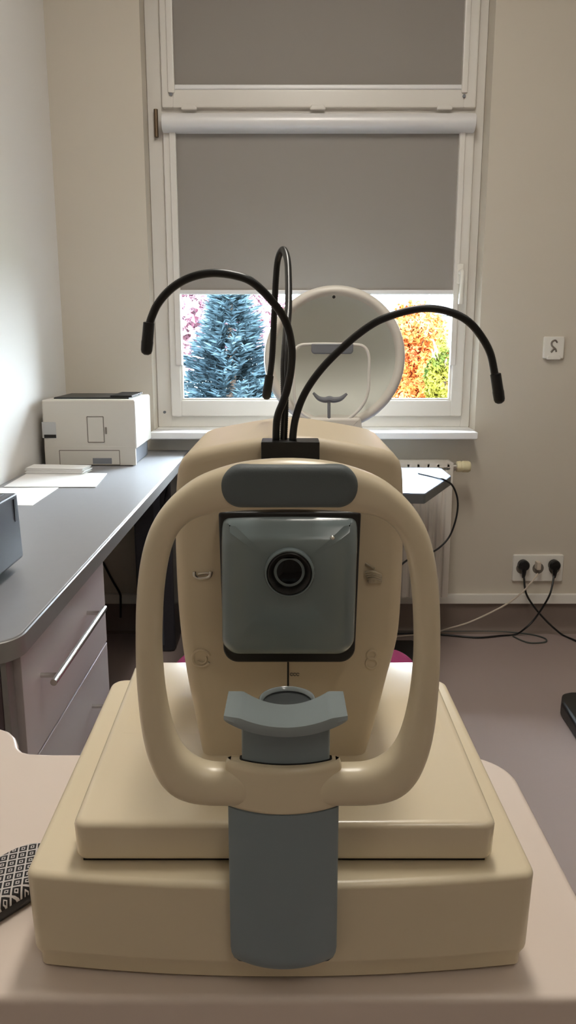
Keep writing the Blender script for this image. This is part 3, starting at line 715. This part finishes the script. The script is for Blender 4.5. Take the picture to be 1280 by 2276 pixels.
p = at(739, 1197, YZ_ - .0135); bm = B(); lathe(bm, [(.0020, .004), (.0020, .0012), (.0014, .0004), (.0003, .0001)], p, 'y', 18); finish(bm, 'cover_glint', M['silver'], cv, 60)  # bright metal dot standing in for a small highlight on the cover
# small metal marks beside the window
def arcp(c, r, a0, a1, n=20, ex=1.0): return [Vector((c.x + r * ex * math.cos(a0 + (a1 - a0) * k / n), c.y, c.z + r * math.sin(a0 + (a1 - a0) * k / n))) for k in range(n + 1)]
bm = B()
tube(bm, catmull([at(u, v, YH - .0015) for u, v in ((432, 1270), (433, 1280), (442, 1286), (456, 1285), (466, 1281), (469, 1270))], 26), .0014, 8)
tube(bm, catmull([at(u, v, YH - .0015) for u, v in ((440, 1276), (455, 1274), (468, 1275))], 12), .0010, 8)
finish(bm, 'metal_clip', M['silver'], ins)
bm = B(); a, b2 = at(812, 1272, YH), at(848, 1295, YH); box(bm, a.x + .002, b2.x, YH - .003, YH + .002, b2.z, a.z - .002, .001)
for k in range(4): tube(bm, catmull([at(811 + 2 * k, 1272 + 5 * k, YH - .003), at(828, 1270 + 5 * k, YH - .0038), at(847, 1278 + 4 * k, YH - .003)], 10), .0009, 6)
tube(bm, catmull([at(812, 1252, YH - .001), at(822, 1258, YH - .0015), at(832, 1264, YH - .001)], 8), .0009, 6)
finish(bm, 'metal_tag', mat('worn_metal_tag', rgb(190, 180, 160), .35, .6, var=.3, scale=400), ins)
bm = B(); c = at(447, 1463, YH - .0004); tube(bm, arcp(c, .0075, .3, 2 * PI - .5, 40), .0012, 8); tube(bm, arcp(c + Vector((.001, 0, -.001)), .0035, 3.4, 7.0, 20), .0010, 8); finish(bm, 'embossed_mark', M['beige2'], ins)
bm = B(); c = at(826, 1463, YH - .0004); tube(bm, arcp(c + Vector((0, 0, .003)), .0038, 0, 2 * PI, 30), .0011, 8); tube(bm, arcp(c + Vector((0, 0, -.0045)), .0046, 0, 2 * PI, 30), .0011, 8); finish(bm, 'embossed_mark', M['beige2'], ins)
bm = B(); disc_tube(bm, at(640, 1470, YH), at(640, 1600, YH), .0008, 6); finish(bm, 'head_seam', M['seam'], ins)
bm = B()
for k, u in enumerate((648, 655, 662)): tube(bm, arcp(at(u, 1499, YH - .0002), .0012, 0.4, 5.6, 10), .0004, 5)
finish(bm, 'small_lettering', M['printline'], ins)

# chin rest column, collar, frame
def col_plan(hw, yc, ye, yb, rc=.003, dx=.0028):
    fr_ = [(X0 + dx + hw * s, yc + (ye - yc) * (1 - math.sqrt(max(0, 1 - (s * .62) ** 2))) / (1 - math.sqrt(1 - .62 ** 2))) for s in [-1 + 2 * k / 20 for k in range(21)]]
    return rpoly(fr_ + [(X0 + dx + hw, yb), (X0 + dx - hw, yb)], [rc] + [0] * 19 + [rc, .001, .001], 4)
zc0, zc1 = CAMZ - .3137, CAMZ - .2800
plateobj('lower_column', M['grey'], ins, col_plan(.0385, .4785, .4905, .5215), [(CAMZ - .4425, .010), (CAMZ - .4415, .006), (CAMZ - .438, .0025), (CAMZ - .433, .0006), (CAMZ - .428, 0), (zc0 - .0012, 0), (zc0 - .0004, .0012)], XY)
boxobj('column_gap', M['seam'], ins, X0 + .0028 - .037, X0 + .0028 + .037, .494, .510, zc0 - .004, zc0 + .004)
plateobj('upper_column', M['grey'], ins, col_plan(.0302, .4860, .4925, .4968, dx=.0045), [(zc1 - .01, 0), (CAMZ - .248, 0)], XY)
plateobj('collar_gap', M['seam'], ins, col_plan(.0318, .4845, .4918, .4974, dx=.0045), [(zc1 - .006, 0), (zc1 + .0003, 0)], XY)
plateobj('collar', M['beige'], ins, col_plan(.0398, .4775, .4895, .4985), [(zc0 + .0002, .0012), (zc0 + .0016, .0002), (zc0 + .004, 0), (zc1 - .004, 0), (zc1 - .0012, .001), (zc1, .003)], XY, 40)
YR = .4945
OL = [(505, 1783), (460, 1782), (420, 1776), (385, 1761), (356, 1732), (336, 1692), (323, 1650), (314, 1600), (308, 1540), (304, 1480), (303, 1410), (304, 1350), (307, 1300), (313, 1250), (323, 1205), (339, 1162), (365, 1122), (400, 1087), (442, 1058), (500, 1036), (560, 1023), (640, 1018)]
IL = [(505, 1700), (470, 1698), (440, 1688), (412, 1667), (394, 1638), (382, 1604), (374, 1570), (367, 1530), (362, 1480), (360, 1440), (360, 1400), (362, 1345), (365, 1305), (371, 1262), (380, 1222), (394, 1188), (414, 1164), (440, 1148), (480, 1139), (530, 1134), (580, 1132), (640, 1131)]
OL = [OL[0]] + OL[1:]
lo = OL + [(1280 - u, v) for u, v in OL[-2::-1]]; li = IL + [(1280 - u, v) for u, v in IL[-2::-1]]
NO = 150
po = [at(u, v, YR) for u, v in lo]; pi_ = [at(u, v, YR) for u, v in li]
cen = [(a + b2) / 2 for a, b2 in zip(po, pi_)]; hwv = [(a - b2) / 2 for a, b2 in zip(po, pi_)]
cen = [cen[0] + Vector((.02, 0, 0))] + cen + [cen[-1] - Vector((.02, 0, 0))]; hwv = [hwv[0]] + hwv + [hwv[-1]]
def sm(vals, n):
    P = [vals[0] * 2 - vals[1]] + vals + [vals[-1] * 2 - vals[-2]]; out = []; L = len(vals) - 1
    for k in range(n):
        f = L * k / (n - 1); i = min(int(f), L - 1); t = f - i; p0, p1, p2, p3 = P[i:i + 4]
        out.append(0.5 * ((2 * p1) + (p2 - p0) * t + (2 * p0 - 5 * p1 + 4 * p2 - p3) * t * t + (3 * p1 - p0 - 3 * p2 + p3) * t ** 3))
    return out
cen, hwv = sm(cen, NO), sm(hwv, NO)
for _ in range(2): hwv = [hwv[0]] + [(hwv[i - 1] + hwv[i] * 2 + hwv[i + 1]) / 4 for i in range(1, NO - 1)] + [hwv[-1]]
rings = []
for c, w_ in zip(cen, hwv):
    ring = []
    for k in range(28):
        a = 2 * PI * k / 28; ca, sa = math.cos(a), math.sin(a)
        ring.append(c + w_ * math.copysign(abs(ca) ** .82, ca) + Vector((0, .0125 * math.copysign(abs(sa) ** .82, sa), 0)))
    rings.append(ring)
bm = B(); skin_rings(bm, rings); hf = finish(bm, 'headrest_frame', M['beige'], ins, 60)
fp = rpoly([xz(u, v, YR - .015) for u, v in ((490, 1131), (797, 1131), (797, 1036), (490, 1036))], .0135, 12)
plateobj('forehead_pad', M['pad'], hf, fp, rprof(YR - .005, YR - .0155, .005, 5, 0), XZ, 50)
# chin cup
zw = CAMZ - .2413; cxp = X0 + .0045 + .000; nx, ny = 44, 12
def cup(s, t, top):
    a = abs(s); yfr = .4805 - .0075 * (1 - s * s); ybk = .5172 - (.0115 * (1 - (a / .74) ** 2) if a < .74 else 0); y = yfr + (ybk - yfr) * t
    dip = 0 if a > .74 else .0046 * (1 - (a / .74) ** 2)
    x = cxp + .0405 * s * (1 + .012 * (1 - t))
    if top: z = zw - dip - .0004 * (1 - t)
    else: z = zw - .0036 - .0082 * max(0, 1 - s * s) ** .8
    return Vector((x, y, z))
bm = B(); rings = []
for i in range(nx + 1):
    s = -1 + 2 * i / nx; top = [cup(s, j / ny, True) for j in range(ny + 1)]; bot = [cup(s, j / ny, False) for j in range(ny, -1, -1)]
    mid0 = (top[0] + bot[-1]) / 2 + Vector((0, -.0012, 0)); mid1 = (top[-1] + bot[0]) / 2 + Vector((0, .0012, 0))
    rings.append(top + [mid1] + bot + [mid0])
skin_rings(bm, rings); cc = finish(bm, 'chin_cup', M['grey_gloss'], ins, 40)
bc2 = Vector((cxp + .001, .5190, zw - .0085))
bm = B(); lathe(bm, [(.0205, -.006), (.0205, .0015), (.0195, .0026), (.0182, .0022), (.0172, .0)], bc2, 'z', 40, False); finish(bm, 'rear_rim', M['grey_gloss'], cc, 60)
bm = B(); lathe(bm, [(.0178, -.005), (.0178, -.0004), (.0172, -.0014), (.0005, -.0018)], bc2, 'z', 40); finish(bm, 'rear_recess', M['recess'], cc, 60)

# gooseneck lamps on a black block
YGk = .605
a, b2 = at(580, 982, YGk - .008), at(710, 1050, YGk - .008)
mb = boxobj('gooseneck_block', M['black'], ins, a.x, b2.x, YGk - .008, YH + .002, b2.z, a.z, bev=.001)
def goose(pts, tip, n=420, r=.0029):
    def rf(s, i): return r * (1.0 + .05 * (1 if (i // 1) % 2 else -1))
    g = tubeobj('gooseneck', M['blackrub'], ins, pts, r, n, 12, rf)
    d = (tip[1] - tip[0]); L = d.length; t0, t1 = tip
    bm = B(); pr2 = [(0, .0030), (.02, .0041), (.55, .0042), (.60, .0044), (.86, .0042), (.94, .0036), (1.0, .0016)]
    pts2 = [t0 + d * f for f, _ in pr2]; rr = [q for _, q in pr2]
    tube(bm, pts2, 1, 16, lambda s, i: rr[i]); finish(bm, 'tip_sleeve', M['black'], g, 40)
    return g
yb = YGk + .004
P = lambda u, v, Y: at(u, v, Y)
goose([P(613, 1000, yb), P(613, 980, yb), P(616, 929, yb - .002), P(629, 893, yb - .006), P(639, 862, yb - .010), P(647, 817, yb - .014), P(648, 770, yb - .018), P(635, 715, yb - .022), P(605, 670, yb - .026), P(562, 628, yb - .03), P(520, 612, yb - .03), P(470, 607, yb - .03), P(420, 618, yb - .03), P(380, 642, yb - .03), P(351, 675, yb - .03), P(337, 705, yb - .03), P(331, 726, yb - .03)], (P(331, 716, yb - .03), P(325, 789, yb - .03)))
goose([P(630, 1000, yb + .004), P(630, 980, yb + .004), P(633, 901, yb + .006), P(632, 860, yb + .01), P(632, 800, yb + .02), P(637, 735, yb + .04), P(641, 680, yb + .07), P(641, 620, yb + .10), P(638, 575, yb + .125), P(629, 555, yb + .145), P(618, 575, yb + .155), P(613, 620, yb + .158), P(609, 704, yb + .155), P(605, 789, yb + .15), P(599, 842, yb + .148)], (P(599, 834, yb + .148), P(591, 888, yb + .148)), r=.0030)
goose([P(650, 1000, yb), P(650, 980, yb), P(657, 929, yb), P(678, 873, yb), P(717, 817, yb), P(774, 761, yb), P(827, 721, yb), P(869, 702, yb), P(920, 688, yb), P(962, 686, yb), P(1004, 695, yb), P(1040, 714, yb), P(1069, 747, yb), P(1090, 787, yb), P(1101, 840, yb)], (P(1101, 830, yb), P(1111, 897, yb)))

# ------------------------------------------------------------------ light
def lamp_panel(x, y, w, d, power, col, label):
    t = thing('ceiling_or_fill_lamp', label, 'lamp', (x, y, ZC))
    bm = B(); rect = [(x - w / 2, y - d / 2), (x + w / 2, y - d / 2), (x + w / 2, y + d / 2), (x - w / 2, y + d / 2)]
    plate(bm, rect, [(ZC - .045, 0), (ZC - .001, 0)], XY); finish(bm, 'lamp_housing', M['white'], t, 0)
    em = bpy.data.materials.new('lamp_diffuser'); em.use_nodes = True; nt = em.node_tree; nt.nodes.clear()
    e = nt.nodes.new('ShaderNodeEmission'); e.inputs[0].default_value = col; e.inputs[1].default_value = power; oo = nt.nodes.new('ShaderNodeOutputMaterial'); nt.links.new(e.outputs[0], oo.inputs[0])
    bm = B(); box(bm, x - w / 2 + .02, x + w / 2 - .02, y - d / 2 + .02, y + d / 2 - .02, ZC - .050, ZC - .044); finish(bm, 'diffuser', em, t, 0)
LAMPS = [(.15, 1.40, .35, 1.25), (1.5, 1.0, .35, 1.25), (.6, -1.1, .35, 1.25)]
lamp_panel(*LAMPS[0], 25.0, (1.0, .945, .85, 1), 'white ceiling lamp over the worktop side of the room')
lamp_panel(*LAMPS[1], 3.0, (1.0, .945, .85, 1), 'white ceiling lamp over the right side of the room')
lamp_panel(*LAMPS[2], 6.5, (1.0, .945, .85, 1), 'added ceiling fill light behind the camera')  # unseen fill light, added to brighten the faces turned to the camera
wd = bpy.data.worlds.new('overcast_sky'); S.world = wd; wd.use_nodes = True; nt = wd.node_tree
bg = nt.nodes['Background']; bg.inputs[0].default_value = (.80, .90, 1.0, 1)
tc = nt.nodes.new('ShaderNodeTexCoord'); sx = nt.nodes.new('ShaderNodeSeparateXYZ'); nt.links.new(tc.outputs['Generated'], sx.inputs[0])
mr = nt.nodes.new('ShaderNodeMapRange'); mr.inputs[1].default_value = 0.0; mr.inputs[2].default_value = 0.9; mr.inputs[3].default_value = 36.0; mr.inputs[4].default_value = 115.0
nt.links.new(sx.outputs[2], mr.inputs[0]); nt.links.new(mr.outputs[0], bg.inputs[1])      # overcast sky: brighter towards the zenith

cam = bpy.data.cameras.new('camera'); co = bpy.data.objects.new('camera', cam); C.objects.link(co)
cam.sensor_fit = 'VERTICAL'; cam.sensor_height = 36.0; cam.lens = FPX / H * 36.0
co.location = (0, 0, CAMZ); co.rotation_euler = (PI / 2 - PITCH, 0, 0); cam.clip_start = .01; cam.clip_end = 200
S.camera = co
vs_ = S.view_settings; vs_.view_transform = 'Standard'; vs_.look = 'None'; vs_.gamma = 1.0; vs_.use_curve_mapping = False; vs_.exposure = 0.06
